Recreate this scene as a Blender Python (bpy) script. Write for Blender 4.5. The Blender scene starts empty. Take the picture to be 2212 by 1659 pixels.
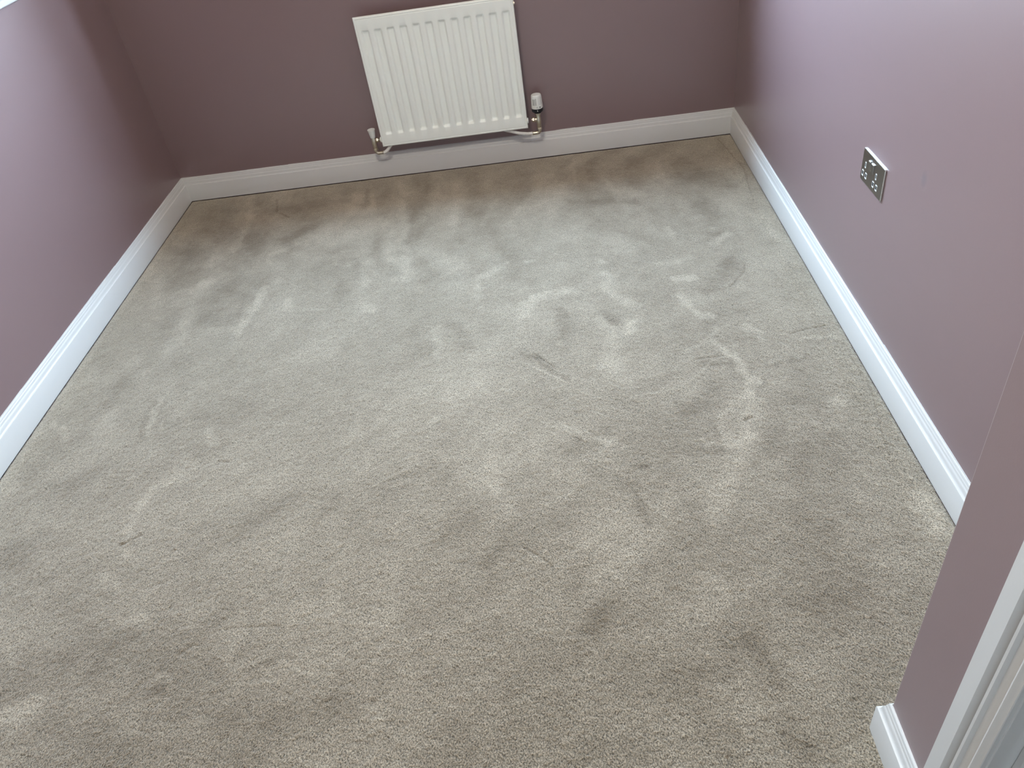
import bpy, math, random
import numpy as np
from math import pi, cos, sin, radians

SC = bpy.context.scene
COL = SC.collection
random.seed(4)

# ------------------------------------------------------------------ camera
cam_d = bpy.data.cameras.new('camera')
cam = bpy.data.objects.new('camera', cam_d)
COL.objects.link(cam)
cam.location = (1.7404, -3.4840, 1.4835)
cam.rotation_euler = (0.8852, 0.1289, -0.0051)
cam_d.sensor_width = 36.0
cam_d.lens = 27.453
cam_d.clip_start = 0.02
SC.camera = cam

# ------------------------------------------------------------------ light and exposure
SKY_TOP = (0.48, 0.72, 1.0)
SKY_HORIZON = (0.66, 0.82, 1.0)
GROUND = (0.24, 0.22, 0.17)
SKY_STRENGTH = 25.0
FILL_LAMP = 27  # glow of the added ceiling fill
SC.view_settings.view_transform = 'Standard'
SC.view_settings.look = 'None'
SC.view_settings.gamma = 1.0
SC.view_settings.use_curve_mapping = False
SC.view_settings.exposure = 1.94

world = bpy.data.worlds.new('overcast_sky')
SC.world = world
world.use_nodes = True
nt = world.node_tree
bg = nt.nodes['Background']
bg.inputs['Strength'].default_value = SKY_STRENGTH
tc = nt.nodes.new('ShaderNodeTexCoord')
sx = nt.nodes.new('ShaderNodeSeparateXYZ')
rp = nt.nodes.new('ShaderNodeValToRGB')
mr = nt.nodes.new('ShaderNodeMapRange')
mr.inputs['From Min'].default_value = -1
mr.inputs['From Max'].default_value = 1
nt.links.new(tc.outputs['Generated'], sx.inputs[0])
nt.links.new(sx.outputs['Z'], mr.inputs['Value'])
nt.links.new(mr.outputs[0], rp.inputs[0])
nt.links.new(rp.outputs[0], bg.inputs['Color'])
els = rp.color_ramp.elements
els[0].position = 0.0; els[0].color = GROUND + (1,)
els[1].position = 1.0; els[1].color = SKY_TOP + (1,)
e = els.new(0.495); e.color = GROUND + (1,)
e = els.new(0.51); e.color = SKY_HORIZON + (1,)

# dimensions of the room (metres)
W = 2.5825            # right wall
H = 2.40
XN = 2.2363           # face of the wall beside the door
YN = -2.7859          # outer corner of that wall
YF = -4.10            # wall behind the camera
ZL = 1.035            # top of the ledge along the left wall
WX0, WX1, WZ0, WZ1 = 0.90, 2.10, 0.95, 2.12   # window opening
WD = 0.30             # depth of the window reveal
DY0, DY1, DH = -2.982, -3.78, 2.02            # door opening

portal = bpy.data.lights.new('window_daylight', 'AREA')
portal.shape = 'RECTANGLE'
portal.size = WX1 - WX0
portal.size_y = WZ1 - WZ0
portal.cycles.is_portal = True
po = bpy.data.objects.new('window_daylight', portal)
COL.objects.link(po)
po.location = ((WX0 + WX1) / 2, WD + 0.04, (WZ0 + WZ1) / 2)
po.rotation_euler = (-pi / 2, 0, 0)

# ------------------------------------------------------------------ helpers
class MB:
    def __init__(self):
        self.v = []; self.f = []; self.mi = []; self.cur = 0
    def add(self, vs, fs):
        n = len(self.v)
        self.v += [tuple(p) for p in vs]
        self.f += [tuple(n + i for i in q) for q in fs]
        self.mi += [self.cur] * len(fs)
        return self
    def box(self, a, b):
        x0, y0, z0 = a; x1, y1, z1 = b
        x0, x1 = min(x0, x1), max(x0, x1); y0, y1 = min(y0, y1), max(y0, y1); z0, z1 = min(z0, z1), max(z0, z1)
        vs = [(x0,y0,z0),(x1,y0,z0),(x1,y1,z0),(x0,y1,z0),(x0,y0,z1),(x1,y0,z1),(x1,y1,z1),(x0,y1,z1)]
        return self.add(vs, [(0,3,2,1),(4,5,6,7),(0,1,5,4),(1,2,6,5),(2,3,7,6),(3,0,4,7)])
    def lathe(self, prof, c=(0,0,0), axis='z', n=28, cap=True):
        """prof: list of (radius, height) along the axis"""
        vs = []
        for r, h in prof:
            for k in range(n):
                t = 2 * pi * k / n
                p = (r * cos(t), r * sin(t), h)
                if axis == 'x': p = (p[2], p[0], p[1])
                elif axis == 'y': p = (p[1], p[2], p[0])
                vs.append((c[0] + p[0], c[1] + p[1], c[2] + p[2]))
        fs = []
        for i in range(len(prof) - 1):
            for k in range(n):
                k2 = (k + 1) % n
                fs.append((i*n+k, i*n+k2, (i+1)*n+k2, (i+1)*n+k))
        if cap:
            fs.append(tuple(range(n-1, -1, -1)))
            fs.append(tuple((len(prof)-1)*n + k for k in range(n)))
        return self.add(vs, fs)
    def tube(self, pts, r, n=16):
        P = [np.array(p, float) for p in pts]
        vs = []
        up = None
        for i, p in enumerate(P):
            d = (P[min(i+1, len(P)-1)] - P[max(i-1, 0)])
            d = d / np.linalg.norm(d)
            if up is None:
                up = np.array((0, 0, 1.0)) if abs(d[2]) < .9 else np.array((0, 1.0, 0))
            a = np.cross(d, up); a /= np.linalg.norm(a)
            b = np.cross(a, d); up = b
            for k in range(n):
                t = 2 * pi * k / n
                vs.append(tuple(p + r * (cos(t) * a + sin(t) * b)))
        fs = []
        for i in range(len(P) - 1):
            for k in range(n):
                k2 = (k + 1) % n
                fs.append((i*n+k, (i+1)*n+k, (i+1)*n+k2, i*n+k2))
        fs.append(tuple(range(n)))
        fs.append(tuple((len(P)-1)*n + k for k in range(n-1, -1, -1)))
        return self.add(vs, fs)
    def build(self, name, mats, parent=None, smooth=None, bevel=0, seg=2):
        me = bpy.data.meshes.new(name)
        me.from_pydata(self.v, [], self.f)
        if not isinstance(mats, (list, tuple)): mats = [mats]
        for m in mats: me.materials.append(m)
        for p, i in zip(me.polygons, self.mi): p.material_index = i
        me.update()
        o = bpy.data.objects.new(name, me)
        COL.objects.link(o)
        if parent is not None: o.parent = parent
        if bevel:
            b = o.modifiers.new('bevel', 'BEVEL'); b.width = bevel; b.segments = seg
            b.limit_method = 'ANGLE'; b.angle_limit = radians(35)
        if smooth is not None:
            me.shade_smooth()
            try: me.set_sharp_from_angle(angle=radians(smooth))
            except Exception: pass
        return o

def thing(name, label, cat, loc=(0, 0, 0), group=None):
    o = bpy.data.objects.new(name, None)
    o.empty_display_size = 0.05
    COL.objects.link(o); o.location = loc
    o['label'] = label; o['category'] = cat
    if group: o['group'] = group
    return o

def part(mb, name, mats, root, **k):
    L = root.location
    mb.v = [(x - L[0], y - L[1], z - L[2]) for x, y, z in mb.v]
    return mb.build(name, mats, root, **k)

def struct(o):
    o['kind'] = 'structure'
    return o

# ------------------------------------------------------------------ materials
def mat(name, col, rough=.5, metal=0, spec=.5, sheen=0, bump=None, var=None, coat=0):
    m = bpy.data.materials.new(name); m.use_nodes = True
    t = m.node_tree; b = t.nodes['Principled BSDF']
    b.inputs['Base Color'].default_value = tuple(col) + (1,)
    b.inputs['Roughness'].default_value = rough
    b.inputs['Metallic'].default_value = metal
    b.inputs['Specular IOR Level'].default_value = spec
    b.inputs['Sheen Weight'].default_value = sheen
    b.inputs['Sheen Roughness'].default_value = .35
    b.inputs['Coat Weight'].default_value = coat
    b.inputs['Coat Roughness'].default_value = .36
    b.inputs['Coat IOR'].default_value = 1.5
    g = t.nodes.new('ShaderNodeNewGeometry')
    if var:
        sc_, amt = var
        n = t.nodes.new('ShaderNodeTexNoise'); n.inputs['Scale'].default_value = sc_; n.inputs['Detail'].default_value = 3
        mx = t.nodes.new('ShaderNodeMix'); mx.data_type = 'RGBA'
        mx.inputs['A'].default_value = tuple(c * (1 - amt) for c in col) + (1,)
        mx.inputs['B'].default_value = tuple(min(1, c * (1 + amt)) for c in col) + (1,)
        t.links.new(g.outputs['Position'], n.inputs['Vector'])
        t.links.new(n.outputs[0], mx.inputs['Factor'])
        t.links.new(mx.outputs['Result'], b.inputs['Base Color'])
    if bump:
        sc_, st, dist = bump
        n = t.nodes.new('ShaderNodeTexNoise'); n.inputs['Scale'].default_value = sc_; n.inputs['Detail'].default_value = 3
        bp = t.nodes.new('ShaderNodeBump'); bp.inputs['Strength'].default_value = st; bp.inputs['Distance'].default_value = dist
        t.links.new(g.outputs['Position'], n.inputs['Vector'])
        t.links.new(n.outputs[0], bp.inputs['Height'])
        t.links.new(bp.outputs[0], b.inputs['Normal'])
    return m

PAINT = mat('mauve_silk_paint', (0.225, 0.147, 0.152), .45, spec=.9, coat=.5, sheen=.10, bump=(420, .12, .0006), var=(1.3, .03))
WHITE = mat('white_satin_wood_paint', (0.66, 0.66, 0.645), .34, spec=.5, bump=(160, .08, .0006))
ENAMEL = mat('white_radiator_enamel', (0.90, 0.94, 0.90), .30, spec=.5)
CEIL = mat('ceiling_white', (0.82, 0.82, 0.80), .9)
UPVC = mat('white_window_frame', (0.82, 0.84, 0.85), .3)
PLASTIC = mat('white_valve_plastic', (0.80, 0.82, 0.79), .35)
BLACK = mat('black_valve_plastic', (0.012, 0.014, 0.02), .35)
GREYLINE = mat('grey_engraving', (0.10, 0.10, 0.10), .6)
NICKEL = mat('nickel_plated_brass', (0.62, 0.56, 0.46), .28, metal=1, bump=(90, .2, .001))
PIPE = mat('white_painted_pipe', (0.74, 0.73, 0.70), .35)
STEEL = mat('brushed_steel', (0.30, 0.285, 0.265), .30, metal=1)
STEEL_EDGE = mat('polished_steel_edge', (0.66, 0.66, 0.66), .16, metal=1)
SHUTTER = mat('pale_socket_insert', (0.86, 0.89, 0.90), .3)
DARK = mat('socket_shadow_gap', (0.02, 0.02, 0.02), .6)

def paint_with_mark():
    """the same wall paint with one faint rubbed finger mark beside the socket"""
    m = PAINT.copy(); m.name = 'mauve_silk_paint_rubbed'
    t = m.node_tree; b = t.nodes['Principled BSDF']
    src = b.inputs['Base Color'].links[0].from_socket
    g = t.nodes.new('ShaderNodeNewGeometry')
    vm = t.nodes.new('ShaderNodeVectorMath'); vm.operation = 'SUBTRACT'; vm.inputs[1].default_value = (W, -1.814, 0.602)
    vs = t.nodes.new('ShaderNodeVectorMath'); vs.operation = 'MULTIPLY'; vs.inputs[1].default_value = (1, 1 / .015, 1 / .022)
    ln = t.nodes.new('ShaderNodeVectorMath'); ln.operation = 'LENGTH'
    r = t.nodes.new('ShaderNodeMapRange'); r.interpolation_type = 'SMOOTHSTEP'
    r.inputs['From Min'].default_value = 0.2; r.inputs['From Max'].default_value = 1.2
    r.inputs['To Min'].default_value = .5; r.inputs['To Max'].default_value = 0
    mx = t.nodes.new('ShaderNodeMix'); mx.data_type = 'RGBA'
    mx.inputs['B'].default_value = (0.13, 0.095, 0.105, 1)
    t.links.new(g.outputs['Position'], vm.inputs[0]); t.links.new(vm.outputs[0], vs.inputs[0]); t.links.new(vs.outputs[0], ln.inputs[0])
    t.links.new(ln.outputs['Value'], r.inputs['Value']); t.links.new(r.outputs[0], mx.inputs['Factor'])
    t.links.new(src, mx.inputs['A']); t.links.new(mx.outputs['Result'], b.inputs['Base Color'])
    r2 = t.nodes.new('ShaderNodeMapRange')
    r2.inputs['From Max'].default_value = .5; r2.inputs['To Min'].default_value = .42; r2.inputs['To Max'].default_value = .62
    t.links.new(r.outputs[0], r2.inputs['Value']); t.links.new(r2.outputs[0], b.inputs['Roughness'])
    return m

# ------------------------------------------------------------------ the carpeted floor
MARKS = [  # brushed pile marks and creases; their nap shading is put into the colour
    (((0.204, -0.18), (0.204, -0.45), (0.207, -0.777)), 0.1352, -1.0),
    (((0.433, -0.448), (0.464, -0.593)), 0.0746, -1.1),
    (((0.598, -0.516), (0.688, -0.447)), 0.0579, -1.1),
    (((0.579, -0.526), (0.646, -0.609)), 0.0515, -0.9),
    (((0.503, -0.227), (0.681, -0.226)), 0.0799, -0.8),
    (((0.372, -0.095), (0.423, -0.237)), 0.0625, -0.7),
    (((0.795, -0.11), (0.792, -0.224)), 0.0558, -0.9),
    (((0.887, -0.119), (0.909, -0.302)), 0.0203, -0.8),
    (((0.984, -0.179), (1.01, -0.419)), 0.0434, -0.9),
    (((1.137, -0.071), (1.184, -0.684)), 0.0677, -0.6),
    (((0.262, -0.304), (0.308, -0.557)), 0.0584, -0.8),
    (((0.472, -0.869), (0.439, -0.975), (0.421, -1.12)), 0.0795, -0.7),
    (((0.568, -0.866), (0.511, -1.117)), 0.0948, -0.7),
    (((0.331, -0.953), (0.318, -1.141), (0.295, -1.309)), 0.0653, -0.6),
    (((0.823, -0.69), (0.872, -0.662)), 0.0331, -0.5),
    (((0.263, -1.016), (0.249, -1.118)), 0.0584, -0.5),
    (((0.902, -0.959), (0.924, -1.052)), 0.0555, -0.3),
    (((0.425, -0.701), (0.45, -0.694)), 0.0599, -0.4),
    (((0.317, -0.063), (0.393, -0.351), (0.375, -0.573)), 0.0258, 0.9),
    (((0.603, -0.919), (0.582, -1.079), (0.569, -1.217)), 0.0285, 1.05),
    (((0.335, -0.805), (0.326, -0.996), (0.33, -1.103)), 0.048, 0.9),
    (((0.356, -1.108), (0.3, -1.399)), 0.0606, 0.6),
    (((0.663, -0.559), (0.803, -0.579), (0.934, -0.542)), 0.0894, 0.55),
    (((1.057, -0.1), (1.096, -0.47), (1.161, -0.969)), 0.034, 0.9),
    (((0.853, -0.192), (0.863, -0.351)), 0.0448, 0.7),
    (((0.925, -0.179), (0.955, -0.345)), 0.02, 0.8),
    (((0.946, -0.627), (1.013, -0.96)), 0.0489, 0.6),
    (((1.039, -0.513), (1.107, -0.98)), 0.0555, 0.6),
    (((0.719, -0.999), (0.724, -1.075)), 0.0244, 1.0),
    (((0.793, -1.089), (0.881, -1.112)), 0.0164, 0.8),
    (((1.019, -1.123), (1.046, -1.149)), 0.0355, 0.7),
    (((0.471, -0.311), (0.544, -0.374)), 0.046, 0.6),
    (((0.547, -0.652), (0.624, -0.63), (0.654, -0.584)), 0.0257, 0.7),
    (((0.031, -0.493), (0.043, -0.68), (0.032, -0.776)), 0.0536, 0.5),
    (((0.307, -0.53), (0.313, -0.689)), 0.0304, 0.6),
    (((0.866, -0.787), (0.922, -0.812)), 0.0198, 0.5),
    (((0.11, -0.732), (0.149, -0.894)), 0.0418, 0.5),
    (((0.462, -0.119), (0.495, -0.256), (0.568, -0.321)), 0.0095, -1.4),
    (((1.165, -0.052), (1.179, -0.215)), 0.0584, -0.7),
    (((1.388, -0.098), (1.415, -0.503)), 0.0693, -0.6),
    (((1.626, -0.168), (1.628, -0.436)), 0.0609, -0.7),
    (((1.795, -0.11), (1.771, -0.28)), 0.0582, -0.8),
    (((1.924, -0.112), (1.921, -0.322)), 0.0486, -0.7),
    (((2.104, -0.185), (2.082, -0.417)), 0.0777, -0.8),
    (((2.312, -0.213), (2.302, -0.431)), 0.0832, -0.9),
    (((2.38, -0.388), (2.448, -0.521)), 0.0727, -0.8),
    (((2.318, -0.636), (2.331, -0.768)), 0.0585, -0.8),
    (((1.795, -0.496), (2.095, -0.577)), 0.0409, -0.6),
    (((1.315, -0.202), (1.33, -0.628)), 0.0279, 0.6),
    (((1.841, -0.105), (1.84, -0.349)), 0.0183, 0.6),
    (((1.963, -0.334), (2.0, -0.459)), 0.0194, 0.7),
    (((2.202, -0.215), (2.202, -0.451)), 0.0342, 0.6),
    (((1.736, -0.402), (1.8, -0.419)), 0.012, 0.7),
    (((2.057, -0.505), (2.121, -0.538)), 0.0112, 0.7),
    (((2.508, -0.342), (2.514, -0.524)), 0.0216, 0.6),
    (((2.529, -0.115), (2.544, -0.336)), 0.0189, 0.3),
    (((2.502, -0.068), (2.543, -0.403), (2.512, -0.645)), 0.0056, -1.3),
    (((1.441, -1.149), (1.456, -1.029), (1.511, -0.97)), 0.0281, 0.9),
    (((1.618, -0.933), (1.643, -0.939)), 0.0195, 1.1),
    (((1.53, -0.932), (1.555, -0.925)), 0.0143, 1.0),
    (((1.588, -1.293), (1.648, -1.191), (1.766, -1.173)), 0.0427, 1.1),
    (((1.725, -1.289), (1.74, -1.409)), 0.0516, -0.7),
    (((1.83, -1.31), (1.879, -1.435), (1.871, -1.609)), 0.0652, 0.5),
    (((1.893, -0.996), (1.916, -1.013)), 0.0235, 0.9),
    (((1.884, -1.098), (1.912, -1.224), (1.964, -1.307)), 0.0379, 0.9),
    (((1.952, -1.402), (1.93, -1.454)), 0.0322, 1.2),
    (((2.136, -1.175), (2.202, -1.189)), 0.0339, 1.7),
    (((2.117, -1.287), (2.151, -1.402), (2.2, -1.421)), 0.029, 1.3),
    (((2.078, -1.061), (2.192, -1.051)), 0.0258, 0.8),
    (((2.335, -1.095), (2.29, -1.197), (2.236, -1.27)), 0.0609, -0.95),
    (((2.374, -1.127), (2.346, -1.198), (2.293, -1.261)), 0.006, -1.6),
    (((1.89, -1.322), (1.899, -1.392)), 0.027, -0.7),
    (((2.004, -1.124), (2.013, -1.148)), 0.0223, -0.4),
    (((2.292, -0.966), (2.364, -0.908)), 0.0214, 1.0),
    (((2.152, -0.817), (2.164, -0.898)), 0.0169, 0.9),
    (((2.329, -0.9), (2.312, -0.895)), 0.0332, -0.5),
    (((1.302, -1.308), (1.324, -1.472)), 0.0312, 0.8),
    (((1.37, -1.301), (1.411, -1.442)), 0.0468, -0.5),
    (((2.507, -0.918), (2.518, -0.971)), 0.0222, 0.6),
    (((2.284, -1.493), (2.325, -1.536)), 0.0245, 0.7),
    (((1.585, -1.5), (1.658, -1.564), (1.72, -1.657)), 0.0146, -0.7),
    (((1.628, -1.516), (1.693, -1.596)), 0.0043, -1.8),
    (((1.605, -1.564), (1.724, -1.674)), 0.0056, 1.4),
    (((1.752, -1.011), (1.79, -0.898), (1.898, -0.886)), 0.007, -0.4),
    (((2.159, -1.548), (2.207, -1.608), (2.237, -1.694), (2.259, -1.745)), 0.0234, 1.4),
    (((2.255, -1.759), (2.217, -1.82)), 0.0224, 1.1),
    (((2.082, -1.586), (2.141, -1.536), (2.201, -1.494)), 0.0139, 0.8),
    (((1.902, -1.77), (2.023, -1.76), (2.116, -1.698), (2.161, -1.641)), 0.0105, 1.0),
    (((2.19, -1.837), (2.13, -1.884), (2.127, -1.984), (2.206, -1.982)), 0.0237, 0.8),
    (((2.06, -1.968), (2.159, -1.995)), 0.0164, 0.8),
    (((2.301, -1.485), (2.321, -1.569)), 0.0188, 0.6),
    (((2.259, -1.557), (2.305, -1.574)), 0.0188, -0.7),
    (((2.137, -1.661), (2.216, -1.659)), 0.0264, -0.7),
    (((2.307, -1.682), (2.424, -1.678)), 0.0153, -0.7),
    (((2.411, -1.55), (2.518, -1.526)), 0.008, -1.2),
    (((2.418, -1.578), (2.54, -1.583)), 0.0182, 0.8),
    (((2.103, -1.631), (2.194, -1.622)), 0.008, -1.0),
    (((2.191, -1.914), (2.207, -1.903)), 0.0085, -2.4),
    (((2.195, -1.894), (2.206, -1.889)), 0.0049, 1.6),
    (((2.146, -1.764), (2.055, -1.845)), 0.0579, -0.6),
    (((2.304, -1.841), (2.244, -2.032)), 0.0687, -0.5),
    (((2.394, -1.782), (2.325, -2.103)), 0.0991, -0.45),
    (((2.452, -1.871), (2.471, -1.881)), 0.0189, 0.9),
    (((2.359, -1.932), (2.372, -1.974)), 0.0092, 0.8),
    (((2.216, -1.827), (2.162, -2.02), (2.055, -2.204)), 0.0534, 0.6),
    (((2.542, -1.531), (2.581, -1.706), (2.573, -1.869)), 0.0322, 0.3),
    (((2.541, -1.683), (2.555, -1.793), (2.523, -1.996), (2.5, -2.103)), 0.0034, -1.1),
    (((2.114, -2.001), (2.01, -1.999)), 0.0358, -0.4),
    (((1.845, -1.612), (1.895, -1.701)), 0.0622, 0.4),
    (((1.69, -1.643), (1.811, -1.763)), 0.0107, 0.5),
    (((2.518, -2.243), (2.533, -2.319)), 0.043, 1.5),
    (((2.545, -2.186), (2.58, -2.227)), 0.0121, 0.8),
    (((2.3, -2.275), (2.218, -2.476)), 0.1233, -0.45),
    (((1.991, -2.493), (2.031, -2.418)), 0.0699, 0.4),
    (((2.059, -2.572), (2.08, -2.666)), 0.0387, -0.55),
    (((2.082, -2.75), (2.098, -2.815)), 0.0357, -0.6),
    (((2.109, -2.466), (2.171, -2.5)), 0.0566, -0.3),
    (((2.182, -2.709), (2.098, -2.758)), 0.0418, 0.35),
    (((1.903, -2.668), (1.96, -2.749)), 0.0772, -0.3),
    (((1.711, -2.731), (1.861, -2.704)), 0.0712, 0.2),
    (((2.214, -2.759), (2.193, -2.74)), 0.0217, -0.5),
    (((1.968, -2.144), (2.003, -2.258)), 0.0086, -0.4),
    (((1.85, -2.11), (1.903, -2.205), (1.942, -2.302)), 0.0067, -0.6),
    (((1.81, -2.038), (1.867, -2.132), (1.905, -2.193)), 0.0081, 0.5),
    (((0.422, -1.537), (0.417, -1.619), (0.425, -1.729)), 0.0148, 0.9),
    (((0.399, -1.567), (0.408, -1.726)), 0.0222, -0.5),
    (((0.509, -1.543), (0.505, -1.632)), 0.0357, 0.5),
    (((0.245, -1.593), (0.256, -1.674)), 0.069, 0.45),
    (((0.625, -1.72), (0.669, -1.778)), 0.0303, 0.7),
    (((0.608, -1.922), (0.549, -1.953), (0.525, -2.007)), 0.0173, 0.8),
    (((0.527, -2.001), (0.516, -2.108)), 0.0274, 0.6),
    (((0.564, -2.125), (0.515, -2.153)), 0.0081, -1.8),
    (((0.508, -2.158), (0.6, -2.206)), 0.0235, 0.5),
    (((0.195, -2.141), (0.242, -2.168)), 0.0829, -0.75),
    (((0.134, -1.732), (0.126, -1.86)), 0.0783, -0.6),
    (((0.31, -1.897), (0.308, -1.962)), 0.1036, -0.45),
    (((0.701, -1.867), (0.733, -1.875)), 0.0087, -1.2),
    (((0.061, -1.614), (0.145, -1.696)), 0.0198, 0.9),
    (((0.073, -1.491), (0.045, -1.675)), 0.0336, 0.3),
    (((0.238, -1.421), (0.194, -1.755)), 0.0547, -0.45),
    (((0.07, -1.893), (0.096, -1.883)), 0.0405, 0.4),
    (((0.565, -1.842), (0.621, -1.87)), 0.0354, 0.4),
    (((1.021, -2.0), (0.947, -2.206)), 0.0752, 0.3),
    (((1.078, -2.056), (1.035, -2.167)), 0.0126, -0.5),
    (((1.295, -1.96), (1.173, -2.032)), 0.0091, 0.9),
    (((1.243, -2.041), (1.282, -2.021)), 0.0168, 1.0),
    (((1.318, -1.777), (1.309, -1.79)), 0.0197, 0.8),
    (((1.444, -1.69), (1.499, -1.948)), 0.1685, 0.45),
    (((1.66, -1.842), (1.752, -1.883)), 0.0283, 0.7),
    (((1.718, -1.906), (1.757, -1.938)), 0.005, -1.2),
    (((1.758, -1.925), (1.865, -1.953)), 0.0223, 0.8),
    (((1.73, -1.928), (1.719, -1.959)), 0.0201, -0.6),
    (((1.841, -2.081), (1.883, -2.155), (1.896, -2.233)), 0.016, -0.6),
    (((1.813, -2.016), (1.87, -2.12), (1.936, -2.238)), 0.0116, 0.5),
    (((1.501, -2.061), (1.528, -2.1)), 0.0268, 0.5),
    (((1.364, -2.019), (1.46, -2.182)), 0.0832, -0.3),
    (((1.586, -2.281), (1.629, -2.315), (1.651, -2.347)), 0.0055, -1.2),
    (((1.698, -2.283), (1.665, -2.304)), 0.0286, -0.6),
    (((1.726, -2.34), (1.698, -2.407)), 0.0524, -0.4),
    (((1.749, -2.474), (1.728, -2.497)), 0.0501, -0.5),
    (((1.378, -2.227), (1.403, -2.219)), 0.0059, -1.2),
    (((1.245, -2.18), (1.274, -2.161)), 0.0086, 0.8),
    (((1.777, -2.378), (1.866, -2.281)), 0.0651, 0.2),
    (((1.333, -1.912), (1.164, -1.968)), 0.008, 0.5),
    (((1.545, -2.271), (1.485, -2.315)), 0.0292, -0.5),
    (((1.889, -2.045), (1.922, -2.055)), 0.0142, -0.8),
    (((1.339, -2.264), (1.385, -2.329)), 0.113, 0.2),
    (((0.438, -2.625), (0.504, -2.6)), 0.038, 1.7),
    (((0.497, -2.612), (0.477, -2.665)), 0.0218, 0.8),
    (((0.359, -2.449), (0.395, -2.481)), 0.0263, 0.5),
    (((0.613, -2.396), (0.667, -2.39)), 0.0168, 0.8),
    (((0.657, -2.389), (0.79, -2.381)), 0.0071, 0.6),
    (((0.511, -2.254), (0.549, -2.275)), 0.0256, 0.8),
    (((0.8, -2.583), (0.761, -2.593)), 0.0152, -0.8),
    (((0.624, -2.447), (0.604, -2.508)), 0.0506, -0.5),
    (((0.924, -2.444), (0.929, -2.447)), 0.0045, 1.8),
    (((1.021, -2.44), (0.887, -2.441)), 0.0057, -0.9),
    (((0.796, -2.496), (0.82, -2.474)), 0.0057, -1.0),
    (((0.774, -2.559), (0.81, -2.575)), 0.0131, 0.7),
    (((1.038, -2.548), (1.109, -2.568)), 0.0126, 0.6),
    (((1.067, -2.528), (0.965, -2.565)), 0.0129, -0.6),
    (((0.732, -2.629), (0.752, -2.66)), 0.0422, 0.3),
    (((0.954, -2.674), (1.192, -2.659)), 0.0797, -0.3),
    (((0.57, -2.647), (0.734, -2.737)), 0.0814, -0.35),
    (((0.92, -2.497), (0.927, -2.535)), 0.0175, 0.6),
    (((1.15, -2.648), (1.171, -2.633)), 0.0051, -1.0),
    (((0.298, -2.285), (0.357, -2.302)), 0.0336, 0.5),
    (((1.274, -2.326), (1.263, -2.43)), 0.0659, 0.35),
    (((0.525, -2.473), (0.533, -2.53)), 0.0345, -0.4),
    (((0.725, -2.666), (0.762, -2.685)), 0.0166, 0.5),
    (((0.807, -2.403), (0.843, -2.37)), 0.0356, 0.2),
]

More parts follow.
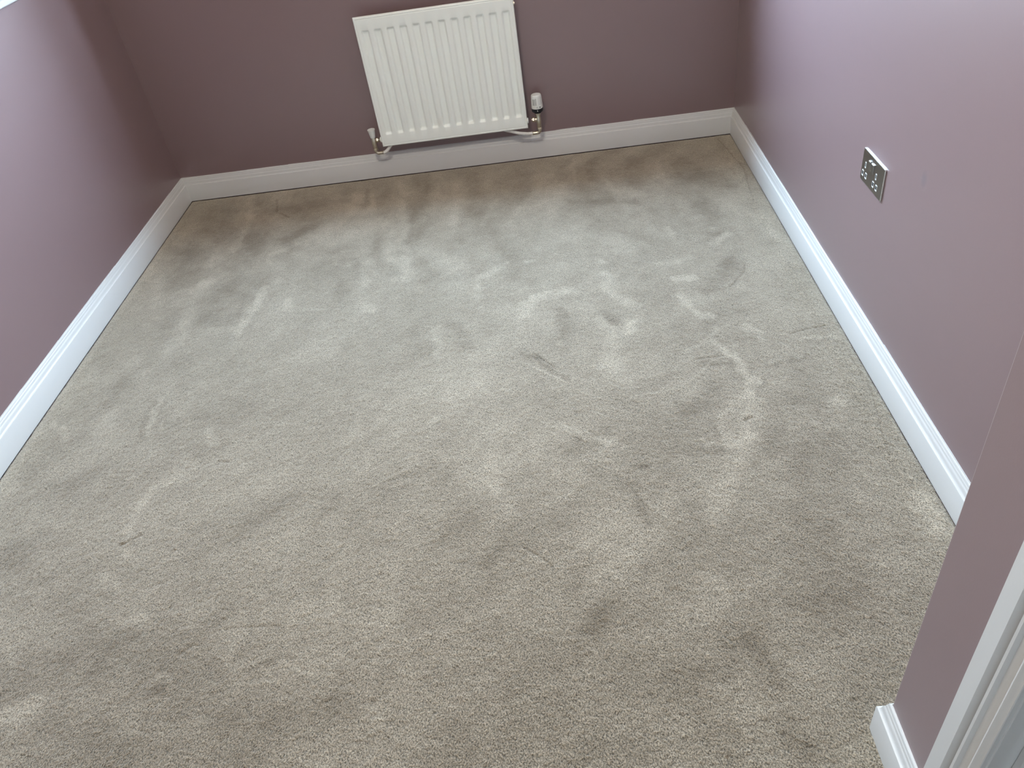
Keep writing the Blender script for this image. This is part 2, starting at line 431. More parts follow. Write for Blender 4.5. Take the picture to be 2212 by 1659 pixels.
def carpet():
    rng = np.random.default_rng(7)
    # rows get wider apart with the distance from the doorway
    ys = [-0.013]
    while ys[-1] > -3.10:
        ys.append(ys[-1] - (0.0042 + (ys[-1] + 0.0) * 0.00035))
    ys = np.array(ys)
    xs = np.arange(0.013, W - 0.013, 0.00325)
    nx, ny = len(xs), len(ys)
    X, Y = np.meshgrid(xs, ys)

    def vnoise(x, y, seed):
        r = np.random.default_rng(seed).random((256, 256))
        xi = np.floor(x).astype(int); yi = np.floor(y).astype(int)
        fx = x - xi; fy = y - yi
        fx = fx * fx * (3 - 2 * fx); fy = fy * fy * (3 - 2 * fy)
        a = r[yi % 256, xi % 256]; b = r[yi % 256, (xi + 1) % 256]
        c = r[(yi + 1) % 256, xi % 256]; d = r[(yi + 1) % 256, (xi + 1) % 256]
        return (a * (1 - fx) + b * fx) * (1 - fy) + (c * (1 - fx) + d * fx) * fy - .5

    def fbm(x, y, seed, octv=4, gain=.55):
        s = 0; a = 1.0; n = 0
        for k in range(octv):
            s = s + a * vnoise(x * 2 ** k + 17 * k, y * 2 ** k + 5 * k, seed + k); n += a; a *= gain
        return s / n

    wx = X + .045 * fbm(X * 9, Y * 9, 11) + .020 * vnoise(X * 42, Y * 42, 15) + .008 * vnoise(X * 90, Y * 90, 16)
    wy = Y + .045 * fbm(X * 9, Y * 9, 21) + .020 * vnoise(X * 42, Y * 42, 25) + .008 * vnoise(X * 90, Y * 90, 26)
    patchy = np.clip(.85 + 1.5 * fbm(X * 26, Y * 26, 33, 3, .7), .15, 1.5)
    nap = np.zeros_like(X); crease = np.zeros_like(X)
    for pts, w, a in MARKS:
        thin = w < 0.012
        px, py = (X + .25 * (wx - X), Y + .25 * (wy - Y)) if thin else (wx, wy)
        d = np.full_like(X, 9.0)
        for (x0, y0), (x1, y1) in zip(pts[:-1], pts[1:]):
            dx, dy = x1 - x0, y1 - y0
            L = dx * dx + dy * dy + 1e-9
            t = np.clip(((px - x0) * dx + (py - y0) * dy) / L, 0, 1)
            d = np.minimum(d, np.hypot(px - x0 - t * dx, py - y0 - t * dy))
        h = w / 2
        soft = h * (.55 if thin else .95)
        m = np.clip((h + soft - d) / (2 * soft), 0, 1)
        m = m * m * (3 - 2 * m)
        nap += a * m * ((.6 if a < 0 else .35) if thin else patchy)
        if thin: crease += -abs(a) * m if a < 0 else .5 * a * m
    nap = 1.25 * np.tanh(nap * .95)
    # brush strokes: streaks that run to the window at the far end, slanting ones nearer
    far = np.clip((Y + 1.5) / .8, 0, 1)
    st1 = fbm(X * 9 + 3 * vnoise(X * 3, Y * 3, 31), Y * 2.2, 41, 4)
    c, s = cos(.55), sin(.55)
    st2 = fbm((X * c + Y * s) * 3.0, (-X * s + Y * c) * 8.0, 51, 5)
    cl = fbm(X * 22, Y * 22, 61, 4, .7)
    big = fbm(X * 2.3, Y * 2.3, 71, 3)
    nap = nap + (1.9 * st1 * far + 1.3 * st2 * (1 - far)) + (.9 + .5 * far) * cl + .35 * big
    # lint and ruffled tufts
    tuft = rng.standard_normal(X.shape)
    k = np.array([.22, .56, .22])
    def blur(a):
        a = np.apply_along_axis(lambda v: np.convolve(v, k, 'same'), 0, a)
        return np.apply_along_axis(lambda v: np.convolve(v, k, 'same'), 1, a)
    t1 = blur(tuft)
    clump = vnoise(X * 130, Y * 130, 81) + .6 * vnoise(X * 75 + Y * 20, Y * 75 - X * 20, 82)
    near = np.clip((-Y - .2) / 1.6, .35, 1)
    Z = .00095 * t1 * near + .0010 * clump * near
    Z += .0012 * np.clip(crease, -2, 1) + .0014 * fbm(X * 12, Y * 12, 91, 3) + .0012 * cl * near
    # pile rolls down where it meets the skirting boards
    edge = np.minimum(np.minimum(X - .0167, (W - .0167) - X), -.0167 - Y)
    Z += -.006 * np.exp(-np.clip(edge, 0, 1) / .006)
    # a shallow ridge from the gripper rods a hand's width inside the edges
    ri = (W - .0167) - X + .012 * fbm(Y * 3, Y * 0, 95)
    Z += .0016 * np.exp(-((ri - .05) / .02) ** 2) - .0008 * np.exp(-((ri - .075) / .006) ** 2)
    rl = X - .0167 + .01 * fbm(Y * 3, Y * 0, 96)
    Z += .0014 * np.exp(-((rl - .03) / .015) ** 2)
    nap += .35 * np.exp(-((rl - .02) / .03) ** 2) * np.clip(-Y - .6, 0, 1)
    # keep below the boards of the wall nib
    outside = (X > XN) & (Y < YN + .0)
    Z = np.where(outside, Z - .03, Z)
    co = np.empty((nx * ny, 3), np.float32)
    co[:, 0] = (X + .0006 * rng.standard_normal(X.shape)).ravel()
    co[:, 1] = (Y + .0006 * rng.standard_normal(X.shape)).ravel()
    co[:, 2] = Z.ravel()
    i = np.arange(nx * ny).reshape(ny, nx)
    q = np.stack([i[:-1, :-1], i[1:, :-1], i[1:, 1:], i[:-1, 1:]], -1).reshape(-1, 4)
    me = bpy.data.meshes.new('floor')
    # plain underlay skirt: the part of the floor behind the camera and the underside
    n0 = nx * ny
    ex = np.array([(.013, -3.09, 0), (W, -3.09, 0), (W, YF, 0), (.013, YF, 0), (W, -3.09, 0), (3.6, -3.09, 0), (3.6, YF, 0), (W, YF, 0),
                   (-.6, .05, -.06), (3.6, .05, -.06), (3.6, YF, -.06), (-.6, YF, -.06)], np.float32)
    co = np.concatenate([co, ex])
    eq = np.array([(n0, n0+3, n0+2, n0+1), (n0+4, n0+7, n0+6, n0+5), (n0+8, n0+9, n0+10, n0+11)])
    q = np.concatenate([q, eq])
    me.vertices.add(len(co)); me.vertices.foreach_set('co', co.ravel())
    me.loops.add(q.size); me.loops.foreach_set('vertex_index', q.ravel().astype(np.int32))
    me.polygons.add(len(q)); me.polygons.foreach_set('loop_start', (np.arange(len(q)) * 4).astype(np.int32))
    me.polygons.foreach_set('loop_total', np.full(len(q), 4, np.int32))
    me.polygons.foreach_set('use_smooth', np.ones(len(q), bool))
    me.update(calc_edges=True); me.validate()
    at = me.attributes.new('nap', 'FLOAT', 'POINT')
    at.data.foreach_set('value', np.concatenate([nap.ravel(), np.zeros(len(ex))]).astype(np.float32))
    yarn = .45 * t1 + .35 * clump
    at = me.attributes.new('yarn', 'FLOAT', 'POINT')
    at.data.foreach_set('value', np.concatenate([yarn.ravel(), np.zeros(len(ex))]).astype(np.float32))

    m = bpy.data.materials.new('beige_twist_pile_carpet'); m.use_nodes = True
    t = m.node_tree; b = t.nodes['Principled BSDF']
    b.inputs['Roughness'].default_value = .95
    b.inputs['Specular IOR Level'].default_value = .15
    b.inputs['Sheen Weight'].default_value = .75
    b.inputs['Sheen Roughness'].default_value = .5
    b.inputs['Sheen Tint'].default_value = (1, .93, .80, 1)
    a1 = t.nodes.new('ShaderNodeAttribute'); a1.attribute_name = 'nap'
    a2 = t.nodes.new('ShaderNodeAttribute'); a2.attribute_name = 'yarn'
    r = t.nodes.new('ShaderNodeMapRange'); r.inputs['From Min'].default_value = -1.30; r.inputs['From Max'].default_value = 1.20
    mx = t.nodes.new('ShaderNodeMix'); mx.data_type = 'RGBA'; mx.clamp_factor = True
    mx.inputs['A'].default_value = CARPET_DARK + (1,)
    mx.inputs['B'].default_value = CARPET_LIGHT + (1,)
    r2 = t.nodes.new('ShaderNodeMapRange'); r2.inputs['From Min'].default_value = -1.2; r2.inputs['From Max'].default_value = 1.2
    r2.inputs['To Min'].default_value = .78; r2.inputs['To Max'].default_value = 1.22
    mm = t.nodes.new('ShaderNodeVectorMath'); mm.operation = 'SCALE'
    t.links.new(a1.outputs['Fac'], r.inputs['Value']); t.links.new(r.outputs[0], mx.inputs['Factor'])
    t.links.new(a2.outputs['Fac'], r2.inputs['Value']); t.links.new(r2.outputs[0], mm.inputs['Scale'])
    t.links.new(mx.outputs['Result'], mm.inputs[0]); t.links.new(mm.outputs[0], b.inputs['Base Color'])
    g = t.nodes.new('ShaderNodeNewGeometry')
    # single yarn ends, about three millimetres apart, leaning to the window
    rot = t.nodes.new('ShaderNodeMapping'); rot.inputs['Rotation'].default_value = (0, 0, .5); rot.inputs['Scale'].default_value = (1.25, .8, .6)
    n = t.nodes.new('ShaderNodeTexNoise'); n.inputs['Scale'].default_value = 300; n.inputs['Detail'].default_value = 1.5; n.inputs['Distortion'].default_value = .6
    r3 = t.nodes.new('ShaderNodeMapRange'); r3.inputs['From Min'].default_value = .33; r3.inputs['From Max'].default_value = .67
    r3.inputs['To Min'].default_value = .38; r3.inputs['To Max'].default_value = 1.62
    mul = t.nodes.new('ShaderNodeMath'); mul.operation = 'MULTIPLY'
    t.links.new(r2.outputs[0], mul.inputs[0]); t.links.new(r3.outputs[0], mul.inputs[1]); t.links.new(mul.outputs[0], mm.inputs['Scale'])
    bp = t.nodes.new('ShaderNodeBump'); bp.inputs['Strength'].default_value = 1; bp.inputs['Distance'].default_value = .0032
    t.links.new(g.outputs['Position'], rot.inputs['Vector']); t.links.new(rot.outputs[0], n.inputs['Vector'])
    t.links.new(n.outputs[0], r3.inputs['Value']); t.links.new(n.outputs[0], bp.inputs['Height']); t.links.new(bp.outputs[0], b.inputs['Normal'])
    me.materials.append(m)
    o = bpy.data.objects.new('floor', me); COL.objects.link(o)
    return struct(o)

CARPET_DARK = (0.112, 0.082, 0.050)
CARPET_LIGHT = (0.362, 0.308, 0.232)
carpet()

# ------------------------------------------------------------------ walls, ceiling, window, door
T = .10
struct(MB().box((-.02, 0, -.05), (W + .1, WD + .02, WZ0)).box((-.6, 0, -.05), (-.02, WD + .02, WZ0)).box((-.6, 0, WZ1), (W + .1, WD + .02, H))
       .box((-.6, 0, WZ0), (WX0, WD + .02, WZ1)).box((WX1, 0, WZ0), (W + .1, WD + .02, WZ1)).build('wall_back', PAINT))
struct(MB().box((-.6, YF, -.05), (0, 0, ZL - .001)).box((-.6, YF, ZL), (-.5, 0, H)).build('wall_left', PAINT))
struct(MB().box((W, YN, -.05), (W + T, 0, H)).build('wall_right', paint_with_mark()))
w = MB().box((XN, DY0 - .005, -.05), (W + T, YN, H)).box((XN, DY1, DH), (XN + .12, DY0, H)).box((XN, YF, -.05), (XN + .12, DY1, H))
struct(w.build('wall_door', PAINT, bevel=.0025, seg=3, smooth=40))
struct(MB().box((-.6, YF - T, -.05), (3.7, YF, H)).build('wall_front', PAINT))
struct(MB().box((3.3, YF, -.05), (3.4, YN, H)).box((W + T, YN - .02, -.05), (3.4, YN + .08, H)).build('wall_hall', PAINT))
struct(MB().box((-.6, YF - T, H), (3.7, WD + .02, H + .08)).build('ceiling', CEIL))
# painted ledge on top of the low wall at the left
struct(MB().box((-.5, YF, ZL), (.010, -.001, ZL + .022)).build('trim_1', WHITE, bevel=.004, seg=3, smooth=40))

# added fill lamp, out of view, shaped as an opal dome on the ceiling
fill_glow = bpy.data.materials.new('warm_fill_glow'); fill_glow.use_nodes = True
_t = fill_glow.node_tree; _b = _t.nodes['Principled BSDF']
_b.inputs['Base Color'].default_value = (.9, .88, .82, 1)
_b.inputs['Emission Color'].default_value = (1.0, .93, .81, 1)
_b.inputs['Emission Strength'].default_value = FILL_LAMP
cl = thing('added_fill_light', 'added fill light out of view, shaped as a round dome on the white ceiling', 'light', (1.35, -2.2, H))
part(MB().lathe([(.17, -.025), (.175, -.02), (.175, 0)], (1.35, -2.2, H), n=40), 'base', WHITE, cl, smooth=40)
part(MB().lathe([(.03, -.095), (.08, -.086), (.12, -.068), (.15, -.042), (.16, -.0255)], (1.35, -2.2, H), n=40), 'fill_dome', fill_glow, cl, smooth=60)

# window: frame, two sashes, panes, inner board
wf = MB()
def ring(mb, x0, x1, z0, z1, y0, y1, t):
    mb.box((x0, y0, z0), (x1, y1, z0 + t)).box((x0, y0, z1 - t), (x1, y1, z1))
    mb.box((x0, y0, z0 + t), (x0 + t, y1, z1 - t)).box((x1 - t, y0, z0 + t), (x1, y1, z1 - t))
ring(wf, WX0, WX1, WZ0, WZ1, WD - .07, WD - .005, .05)
xm = (WX0 + WX1) / 2
wf.box((xm - .025, WD - .07, WZ0 + .05), (xm + .025, WD - .005, WZ1 - .05))
win = struct(wf.build('window_1', UPVC))
glass = bpy.data.materials.new('clear_glass'); glass.use_nodes = True
t = glass.node_tree; t.nodes.remove(t.nodes['Principled BSDF'])
tr = t.nodes.new('ShaderNodeBsdfTransparent'); tr.inputs[0].default_value = (.94, .95, .95, 1)
gl = t.nodes.new('ShaderNodeBsdfGlossy'); gl.inputs['Roughness'].default_value = 0
ms = t.nodes.new('ShaderNodeMixShader'); ms.inputs[0].default_value = .05
t.links.new(tr.outputs[0], ms.inputs[1]); t.links.new(gl.outputs[0], ms.inputs[2])
t.links.new(ms.outputs[0], t.nodes['Material Output'].inputs[0])
for a, b in ((WX0 + .05, xm - .025), (xm + .025, WX1 - .05)):
    s = MB(); ring(s, a + .002, b - .002, WZ0 + .052, WZ1 - .052, WD - .06, WD - .015, .04)
    s.build('sash', UPVC, win)
    MB().box((a + .04, WD - .04, WZ0 + .09), (b - .04, WD - .034, WZ1 - .09)).build('pane', glass, win)
struct(MB().box((WX0 - .03, -.02, WZ0 - .0), (WX1 + .03, WD - .07, WZ0 + .02)).build('trim_2', WHITE, bevel=.004))

# door lining, stops and moulded architrave
dl = MB()
dl.box((XN - .001, DY0 - .022, 0), (XN + .13, DY0, DH)).box((XN - .001, DY1, 0), (XN + .13, DY1 + .022, DH))
dl.box((XN - .001, DY1, DH - .022), (XN + .13, DY0, DH))
door = struct(dl.build('door_1', WHITE, bevel=.0015))
MB().box((XN + .031, DY0 - .035, 0), (XN + .13, DY0 - .022, DH - .022)).build('door_stop', WHITE, door, bevel=.002)
MB().box((XN + .042, DY1 + .022, 0), (XN + .13, DY1 + .036, DH - .022)).build('door_stop', WHITE, door, bevel=.002)
AP = [(0, 0), (0, .0165), (.0015, .018), (.0290, .018), (.0310, .0165), (.0335, .0115), (.0365, .0088), (.0385, .0088), (.0400, .0135), (.0420, .0160), (.0465, .0158), (.0485, .0140),
      (.0500, .0112), (.0540, .0100), (.0560, .0104), (.0600, .0094), (.0625, .0096), (.0645, .0112), (.0665, .0116), (.0690, .0104), (.0720, .0085), (.0765, .0080), (.0775, .0070), (.0780, 0)]
def architrave(y0, sgn, z1):
    mb = MB(); n = len(AP)
    vs = []
    for z in (0, z1):
        for d, h in AP:
            zz = z if z == 0 else z + (.078 - d)
            vs.append((XN - h, y0 + sgn * d, zz))
    fs = [(i, i + 1, n + i + 1, n + i) for i in range(n - 1)] + [tuple(range(n - 1, -1, -1)), tuple(range(n, 2 * n))]
    if sgn > 0: fs = [tuple(reversed(f)) for f in fs]
    mb.add(vs, fs)
    return mb
architrave(-2.9245, -1, DH - .02).build('architrave', WHITE, door, smooth=30)
architrave(DY1 - .0745, 1, DH - .02).build('architrave', WHITE, door, smooth=30)
# the open door leaf behind the camera
lf = MB().box((1.46, DY1 + .0, .012), (XN - .022, DY1 + .04, DH - .03))
leaf = lf.build('door_leaf', WHITE, door, bevel=.002)

# ------------------------------------------------------------------ skirting boards
SP = [(.0167, 0), (.0167, .0780), (.0160, .0796), (.0148, .0802), (.0128, .0803), (.0118, .0812), (.0108, .0840), (.0102, .0880), (.0096, .0915), (.0086, .0942),
      (.0074, .0958), (.0070, .0966), (.0068, .0992), (.0063, .1020), (.0055, .1034), (.0050, .1040), (.0046, .1085), (.0036, .1100), (0, .1106)]
def skirting(name, A, B, nrm, s0, s1, seed, wob=.0022):
    ax, ay = A; bx, by = B
    L = math.hypot(bx - ax, by - ay); dx, dy = (bx - ax) / L, (by - ay) / L
    n = len(SP); N = max(2, int(L / .25)); vs = []
    prof = [(0, 0)] + SP
    n = len(prof)
    for k in range(N + 1):
        u = k / N
        for d, z in prof:
            a = s0 * d; b = L - s1 * d
            s = a + (b - a) * u
            vs.append((ax + dx * s + nrm[0] * d, ay + dy * s + nrm[1] * d, z))
    fs = []
    cr = dx * nrm[1] - dy * nrm[0]
    for k in range(N):
        for i in range(n - 1):
            q = (k*n+i, k*n+i+1, (k+1)*n+i+1, (k+1)*n+i)
            fs.append(q if cr > 0 else tuple(reversed(q)))
    fs.append(tuple(range(n)) if cr < 0 else tuple(range(n - 1, -1, -1)))
    e = tuple(N * n + i for i in range(n)); fs.append(e if cr > 0 else tuple(reversed(e)))
    o = struct(MB().add(vs, fs).build(name, WHITE, smooth=32))
    # the hand-cut line of white paint that creeps up the wall
    r = random.Random(seed); m = int(L / .006); mb = MB(); vs = []
    ph = [r.random() * 6 for _ in range(4)]
    lvl = .4; jump = 0
    for k in range(m + 1):
        u = k / m * L
        if r.random() < .03: jump = r.random() * wob * .9
        jump *= .965
        h = .0006 + wob * (.25 + .2 * sin(u * 3.1 + ph[0]) + .16 * sin(u * 9 + ph[1]) + .10 * sin(u * 23 + ph[2]) + .08 * r.random()) + jump
        h = max(.0003, h)
        for d, z in ((.0, .109), (.0007, .109), (.0007, .1106 + h), (.0, .1108 + h)):
            vs.append((ax + dx * u + nrm[0] * d, ay + dy * u + nrm[1] * d, z))
    fs = []
    for k in range(m):
        for i in range(3):
            fs.append((k*4+i, (k+1)*4+i, (k+1)*4+i+1, k*4+i+1))
    mb.add(vs, fs); mb.build('paint_line', WHITE, o)
    return o
skirting('baseboard_back', (0, 0), (W, 0), (0, -1), 1, 1, 3)
skirting('baseboard_left', (0, 0), (0, YF), (1, 0), 1, 1, 5, .003)
skirting('baseboard_right', (W, 0), (W, YN), (-1, 0), 1, 1, 8, .0042)
skirting('baseboard_near', (XN, YN), (W, YN), (0, 1), -1, 1, 9)
skirting('baseboard_door', (XN, YN), (XN, -2.9245), (-1, 0), -1, 0, 12)
skirting('baseboard_front', (0, YF), (XN, YF), (0, 1), 1, 1, 13)

# ------------------------------------------------------------------ radiator
RX0, RX1, RZ0, RZ1, RY = 1.0000, 1.6600, .1660, .7130, -.0760
NF = 12; FP = .0530; FC = 1.3325
rad = thing('radiator', 'white ribbed panel radiator hanging on the mauve end wall', 'radiator', (FC, 0, RZ0))
def radiator_panel():
    xs = {RX0, RX1}; b = (0, .0015, .004, .0075, .0090, .0105, .0125)
    for d in b: xs |= {RX0 + d, RX1 - d}
    ch = []
    for k in range(NF):
        c = FC + (k - (NF - 1) / 2) * FP
        ch.append(c)
        for d in (.0185, .0165, .0145, .0120, .0100, .0085, .0040, 0): xs |= {c - d, c + d}
    xs = sorted(xs)
    zb, zt = RZ0 + .052, RZ1 - .050
    zs = {RZ0, RZ1}
    for d in b: zs |= {RZ0 + d, RZ1 - d}
    for d in (0, .0025, .005, .008, .0105, .013, .019): zs |= {zb + d, zt - d}
    for k in range(1, 12): zs.add(zb + .019 + (zt - zb - .038) * k / 12)
    zs = sorted(zs)
    def ss(t): t = max(0, min(1, t)); return t * t * (3 - 2 * t)
    def y(x, z):
        e = min(x - RX0, RX1 - x, z - RZ0, RZ1 - z)
        off = 0
        if e < .004: off += .0045 * (1 - math.sqrt(max(0, 1 - (1 - e / .004) ** 2)))
        if .0075 <= e <= .0105: off += .0012 * (1 - abs(e - .009) / .0015)
        dx = min(abs(x - c) for c in ch)
        cz = min(ss((z - zb) / .013), ss((zt - z) / .013))
        # the pressed channel narrows at its ends
        wd = .0180 - .0015 * (1 - min(1, max(0, (z - zb) / .013)))
        cx = ss((wd - dx) / .0090)
        off += .0105 * cx * cz
        return RY + off
    vs = [(x, y(x, z), z) for z in zs for x in xs]
    nx, nz = len(xs), len(zs)
    fs = [(j*nx+i, j*nx+i+1, (j+1)*nx+i+1, (j+1)*nx+i) for j in range(nz - 1) for i in range(nx - 1)]
    # wrap the rim to the back face
    rim = [i for i in range(nx)] + [(j + 1) * nx - 1 for j in range(1, nz)] + [(nz - 1) * nx + i for i in range(nx - 2, -1, -1)] + [j * nx for j in range(nz - 2, 0, -1)]
    base = len(vs)
    vs += [(vs[i][0], RY + .0155, vs[i][2]) for i in rim]
    R = len(rim)
    for k in range(R):
        k2 = (k + 1) % R
        fs.append((rim[k2], rim[k], base + k, base + k2))
    fs.append(tuple(base + k for k in range(R)))
    return MB().add(vs, fs)
part(radiator_panel(), 'front_panel', ENAMEL, rad, smooth=50)
fin = MB(); zz0, zz1 = RZ0 + .06, RZ1 - .06
k = 0; x = RX0 + .03; pts = []
while x < RX1 - .03:
    pts += [(x, RY + .0155), (x + .002, RY + .042), (x + .011, RY + .042), (x + .013, RY + .0155)]
    x += .022
vs = [(a, b_, z) for z in (zz0, zz1) for a, b_ in pts]; n = len(pts)
part(fin.add(vs, [(i, i + 1, n + i + 1, n + i) for i in range(n - 1)]), 'convector', ENAMEL, rad)
for xb in (RX0 + .13, RX1 - .13):
    part(MB().box((xb - .012, -.004, RZ0 + .05), (xb + .012, -.0, RZ1 - .06)).box((xb - .010, RY + .0150, RZ1 - .10), (xb + .010, -.003, RZ1 - .085))
         .box((xb - .010, RY + .0150, RZ0 + .075), (xb + .010, -.003, RZ0 + .09)), 'wall_bracket', ENAMEL, rad)
VY = RY + .008
# side connections (tappings) at the two lower corners
part(MB().lathe([(.012, 0), (.012, .004), (.0105, .006)], (RX1 - .001, VY, .199), 'x', 20), 'connector', ENAMEL, rad, smooth=30)
part(MB().lathe([(.0105, -.006), (.012, -.004), (.012, 0)], (RX0 + .001, VY, .199), 'x', 20), 'connector', ENAMEL, rad, smooth=30)
part(MB().lathe([(.009, 0), (.009, .003), (.005, .0035), (.005, .005)], (RX1 - .001, VY, RZ1 - .030), 'x', 16), 'bleed_plug', NICKEL, rad, smooth=30)

# thermostatic valve at the right
TX = 1.7095
tv = thing('thermostatic_valve', 'white thermostatic valve head with black collar, at the lower right of the radiator', 'valve', (TX, VY, .139))
hz = .2500
n = 36; vs = []
rings = [(.0250, hz), (.0255, hz + .002), (.0253, hz + .012), (.0246, hz + .024), (.0236, hz + .040), (.0224, hz + .054), (.0210, hz + .0575), (.0190, hz + .0590), (.0165, hz + .0588), (.006, hz + .0588)]
for i, (r_, z) in enumerate(rings):
    for k in range(n):
        flute = .0007 * max(0, cos(k * 2 * pi / n * 12)) if 2 <= i <= 5 else 0
        a = 2 * pi * k / n
        vs.append((TX + (r_ - flute) * cos(a), VY + (r_ - flute) * sin(a), z))
fs = [(i*n+k, i*n+(k+1) % n, (i+1)*n+(k+1) % n, (i+1)*n+k) for i in range(len(rings) - 1) for k in range(n)]
fs += [tuple(range(n - 1, -1, -1)), tuple((len(rings) - 1) * n + k for k in range(n))]
head = part(MB().add(vs, fs), 'valve_head', PLASTIC, tv, smooth=40)
def on_head(a0, a1, z0, z1, name, m, rad_at=None, off=.0004, n=3):
    """a thin printed or moulded mark that follows the head's side; angle 0 faces the room"""
    def rr(z):
        if rad_at: return rad_at
        zs = [q[1] for q in rings[:6]]; rs = [q[0] for q in rings[:6]]
        return float(np.interp(z, zs, rs))
    vs = []; 
    for z in (z0, z1):
        for d in (-.0010, off):
            for k in range(n + 1):
                a = radians(a0 + (a1 - a0) * k / n)
                r_ = rr(z) + d
                vs.append((r_ * sin(a), -r_ * cos(a), z - tv.location[2]))
    m_ = n + 1; fs = []
    for k in range(n):
        fs += [(m_ + k, m_ + k + 1, 3 * m_ + k + 1, 3 * m_ + k), (2*m_+k, 3*m_+k, 3*m_+k+1, 2*m_+k+1), (k, k+1, m_+k+1, m_+k)]
    fs += [(0, m_, 3 * m_, 2 * m_), (n, 2*m_+n, 3*m_+n, m_+n)]
    return MB().add(vs, fs).build(name, m, head)
on_head(-11, -7, hz + .018, hz + .047, 'rib_line', GREYLINE)
for a in (-22, -30, -38, -46): on_head(a, a + 2.2, hz + .018, hz + .044, 'rib_line', GREYLINE)
for a in (22, 40, 58): on_head(a, a + 2, hz + .018, hz + .050, 'rib_line', mat('pale_groove', (.45, .45, .45), .6) if a == 22 else bpy.data.materials['pale_groove'])
def disc_on_head(a, z, r0, r1, name, m):
    vs = []; n = 16; R = .0252; a = radians(a)
    for d in (-.001, .0005):
        for r_ in (r0, r1):
            for k in range(n):
                t_ = 2 * pi * k / n; aa = a + r_ * cos(t_) / R
                vs.append(((R + d) * sin(aa), -(R + d) * cos(aa), z + r_ * sin(t_) - tv.location[2]))
    fs = []
    for k in range(n):
        k2 = (k + 1) % n
        fs += [(2*n+k, 2*n+k2, 3*n+k2, 3*n+k), (n+k, n+k2, 3*n+k2, 3*n+k), (k, 2*n+k, 2*n+k2, k2)]
    MB().add(vs, fs).build(name, m, head)
disc_on_head(0, hz + .0085, .0016, .0023, 'ring_symbol', GREYLINE)
disc_on_head(30, hz + .0085, .0001, .0026, 'dot_symbol', BLACK)
col = part(MB().lathe([(.0200, hz - .0155), (.0240, hz - .0140), (.0254, hz - .0100), (.0258, hz + .0012), (.0252, hz + .0016)], (TX, VY, 0), n=32)
     .lathe([(.0135, hz - .0225), (.0150, hz - .0215), (.0158, hz - .0140)], (TX, VY, 0), n=24), 'collar', BLACK, tv, smooth=35)
mk = MB()
zt_ = hz - .0020
for (xa, xb2, za, zb2) in ((-.0012, .0008, zt_ - .0062, zt_), (.0008, .0022, zt_ - .0062, zt_ - .0045)):
    mk.box((TX + xa, VY - .0262, za), (TX + xb2, VY - .0240, zb2))
m_ = part(mk, 'pointer_mark', PLASTIC, tv); m_.parent = tv
part(MB().lathe([(.0128, hz - .0300), (.0128, hz - .0215)], (TX, VY, 0), n=8)
     .lathe([(.0095, .162), (.0100, .172), (.0112, .186), (.0112, .205), (.0100, .2095), (.0105, hz - .0300)], (TX, VY, 0), n=20)
     .lathe([(.0070, -.030), (.0070, 0)], (TX, VY, .199), 'x', 16)
     .lathe([(.0098, -.028), (.0108, -.026), (.0108, -.018), (.0098, -.016)], (TX, VY, .199), 'x', 6)
     .lathe([(.0092, -.0155), (.0092, -.006)], (TX, VY, .199), 'x', 16), 'valve_body', NICKEL, tv, smooth=35)
part(MB().lathe([(.0085, .150), (.0105, .152), (.0108, .161), (.0090, .163)], (TX, VY, 0), n=6), 'nut', NICKEL, tv, smooth=30)
def elbow(x, y_, zc, s, r=.0078, R=.011):
    pts = [(x, y_, zc + .018)]
    for k in range(7):
        a = pi / 2 * k / 6
        pts.append((x + s * (R - R * cos(a)), y_, zc + R - R * sin(a)))
    pts.append((x + s * .031, y_, zc))
    return MB().tube(pts, r, 14)
part(elbow(TX, VY, .1385, -1).lathe([(.0092, -.0015), (.0092, .0015)], (TX - .012, VY, .1385), 'x', 16).lathe([(.0088, -.0012), (.0096, 0), (.0088, .0012)], (TX - .031, VY, .1385), 'x', 16), 'elbow', NICKEL, tv, smooth=40)

# lockshield valve at the left
LX = .9640
lv = thing('lockshield_valve', 'small plain white capped valve at the lower left of the radiator', 'valve', (LX, VY, .139))
part(MB().lathe([(.0105, .212), (.0112, .2135), (.0130, .226), (.0158, .2450), (.0172, .2478), (.0170, .2496), (.0152, .2500), (.0140, .2488), (.0030, .2488)], (LX, VY, 0), n=28), 'valve_cap', PLASTIC, lv, smooth=35)
part(MB().lathe([(.0085, .162), (.0095, .170), (.0105, .186), (.0105, .206), (.0092, .212)], (LX, VY, 0), n=20)
     .lathe([(.0070, 0), (.0070, .028)], (LX, VY, .199), 'x', 16)
     .lathe([(.0098, .008), (.0108, .010), (.0108, .019), (.0098, .021)], (LX, VY, .199), 'x', 6), 'valve_body', NICKEL, lv, smooth=35)
part(MB().lathe([(.0085, .150), (.0105, .152), (.0108, .161), (.0090, .163)], (LX, VY, 0), n=6), 'nut', NICKEL, lv, smooth=30)
part(elbow(LX, VY, .1385, 1, r=.0070).lathe([(.0078, -.0012), (.0090, 0), (.0078, .0012)], (LX + .031, VY, .1385), 'x', 16), 'elbow', NICKEL, lv, smooth=40)
# white painted pipes that run behind the radiator and into the wall
def pipe(x0, s, name, Lx):
    pts = [(x0, VY, .1385), (x0 + s * Lx * .15, VY, .1395), (x0 + s * Lx * .35, VY + .003, .1450), (x0 + s * Lx * .6, VY + .010, .1580)]
    for k in range(7):
        a = pi / 2 * k / 6
        pts.append((x0 + s * (Lx * .6 + (Lx * .4) * sin(a)), VY + .010 + (-.001 - VY - .010) * (1 - cos(a)), .1580 + .022 * sin(a)))
    return part(MB().tube(pts, .0074, 14), name, PIPE, rad, smooth=60)
pipe(TX - .031, -1, 'pipe', .17)
pipe(LX + .031, 1, 'pipe', .055)

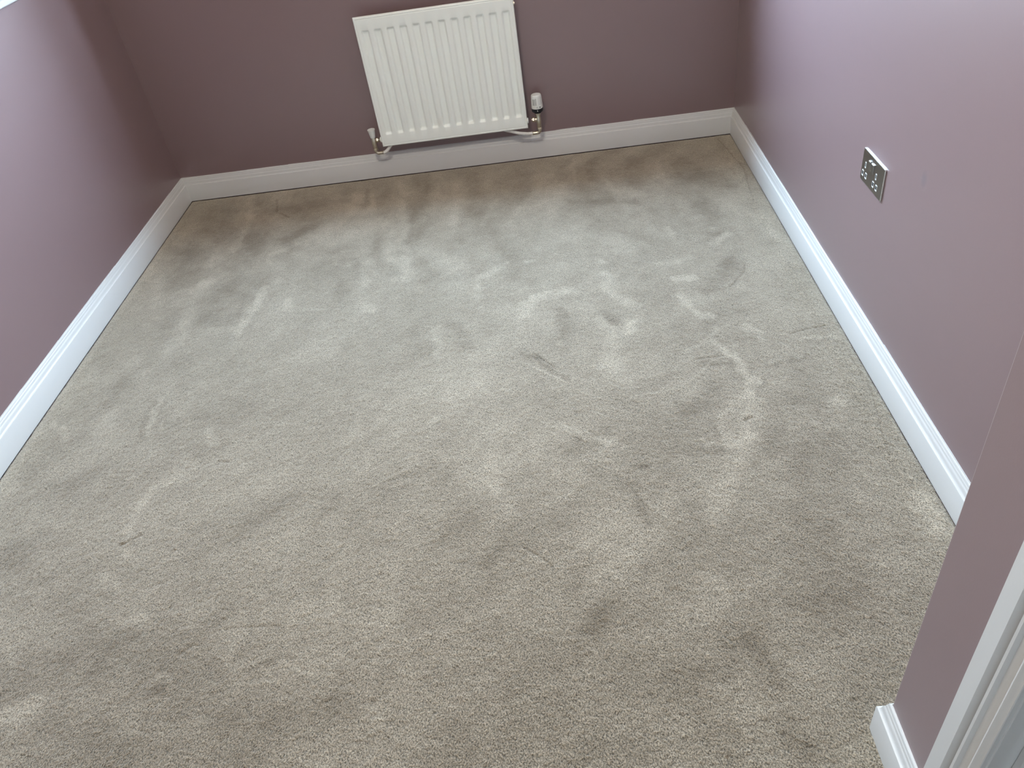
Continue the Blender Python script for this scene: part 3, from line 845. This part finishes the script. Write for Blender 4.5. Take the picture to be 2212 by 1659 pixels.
# ------------------------------------------------------------------ double socket on the right wall
SY, SZ = -1.547, .4945
sk = thing('double_socket', 'brushed steel double power socket with white inserts on the right wall', 'socket', (W, SY, SZ))
def S2(u, v, d):   # u: to the viewer's right on the plate, v: up, d: out from the wall
    return (W - d, SY - u, SZ + v)
def rrect(w_, h_, r_, n=5):
    pts = []
    for cx, cy, a0 in ((w_/2 - r_, h_/2 - r_, 0), (-w_/2 + r_, h_/2 - r_, 90), (-w_/2 + r_, -h_/2 + r_, 180), (w_/2 - r_, -h_/2 + r_, 270)):
        for k in range(n + 1):
            a = radians(a0 + 90 * k / n); pts.append((cx + r_ * cos(a), cy + r_ * sin(a)))
    return pts
def slab(rings_, cu=0, cv=0):
    """stack of (outline, depth) rings closed at the front"""
    n = len(rings_[0][0]); vs = []
    for pts, d in rings_:
        vs += [S2(cu + u, cv + v, d) for u, v in pts]
    fs = [(i*n+k, i*n+(k+1) % n, (i+1)*n+(k+1) % n, (i+1)*n+k) for i in range(len(rings_) - 1) for k in range(n)]
    fs.append(tuple((len(rings_) - 1) * n + k for k in range(n)))
    fs.append(tuple(range(n - 1, -1, -1)))
    return MB().add(vs, fs)
part(slab([(rrect(.140, .080, .003), .0019), (rrect(.140, .080, .003), .0028)]), 'gasket', DARK, sk)
pl = slab([(rrect(.1480, .0875, .0035), .0025), (rrect(.1480, .0875, .0035), .0046), (rrect(.1471, .0866, .003), .0058), (rrect(.1450, .0845, .0025), .0063)])
for i in range(len(pl.mi)): pl.mi[i] = 1
pl.mi[-2] = 0
part(pl, 'face_plate', [STEEL, STEEL_EDGE], sk)
def quad_slab(u0, u1, v0, v1, d0, d1, r_=.0008): 
    return slab([(rrect(u1 - u0, v1 - v0, r_, 3), d0), (rrect(u1 - u0, v1 - v0, r_, 3), d1)], (u0 + u1) / 2, (v0 + v1) / 2)
OX = -.0105
for c in (-.0375, .0375):
    u = OX + c
    for (uu, vv, ww, hh) in ((u, .0045, .0070, .0165), (u - .0112, -.0215, .0108, .0160), (u + .0112, -.0215, .0108, .0160)):
        r_ = part(quad_slab(uu - ww/2, uu + ww/2, vv - hh/2, vv + hh/2, .0060, .0068), 'pin_hole', SHUTTER if ww > .006 else STEEL_EDGE, sk)
        part(quad_slab(uu - ww/2 + .0016, uu + ww/2 - .0012, vv - hh/2 + .0042, vv + hh/2 - .0020, .0062, .0071), 'pin_hole_shade', DARK, sk)  # dark slab, the shade inside the pin hole done in colour
for k, u in enumerate((OX - .0095, OX + .0095)):
    rk = slab([(rrect(.0165, .0260, .001, 3), .0060), (rrect(.0155, .0250, .001, 3), .0078)], u, .0140)
    # the rocker is tipped: its top stands proud
    rk.v = [(x - (.0016 * max(0, (z - SZ - .0140) / .013) if x < W - .007 else 0), y, z) for x, y, z in rk.v]
    part(rk, 'rocker_switch', STEEL, sk)
    part(quad_slab(u - .0050, u + .0050, .0255, .0285, .0068, .0090, .0006), 'switch_tip', SHUTTER, sk)
for u in (OX - .0575, OX + .0575):
    part(MB().lathe([(.0034, 0), (.0034, .0006), (.0026, .0012)], (0, 0, 0), 'x', 18), 'screw', STEEL_EDGE, sk)
    s = sk.children[-1]
    for v in s.data.vertices:
        x, y, z = v.co; v.co = (-(x + W) - .0062, y + SY - (u) , z + SZ) if False else (-.0062 - (x + W), (y + SY) - u, (z + SZ))

sk.location.x += .0018
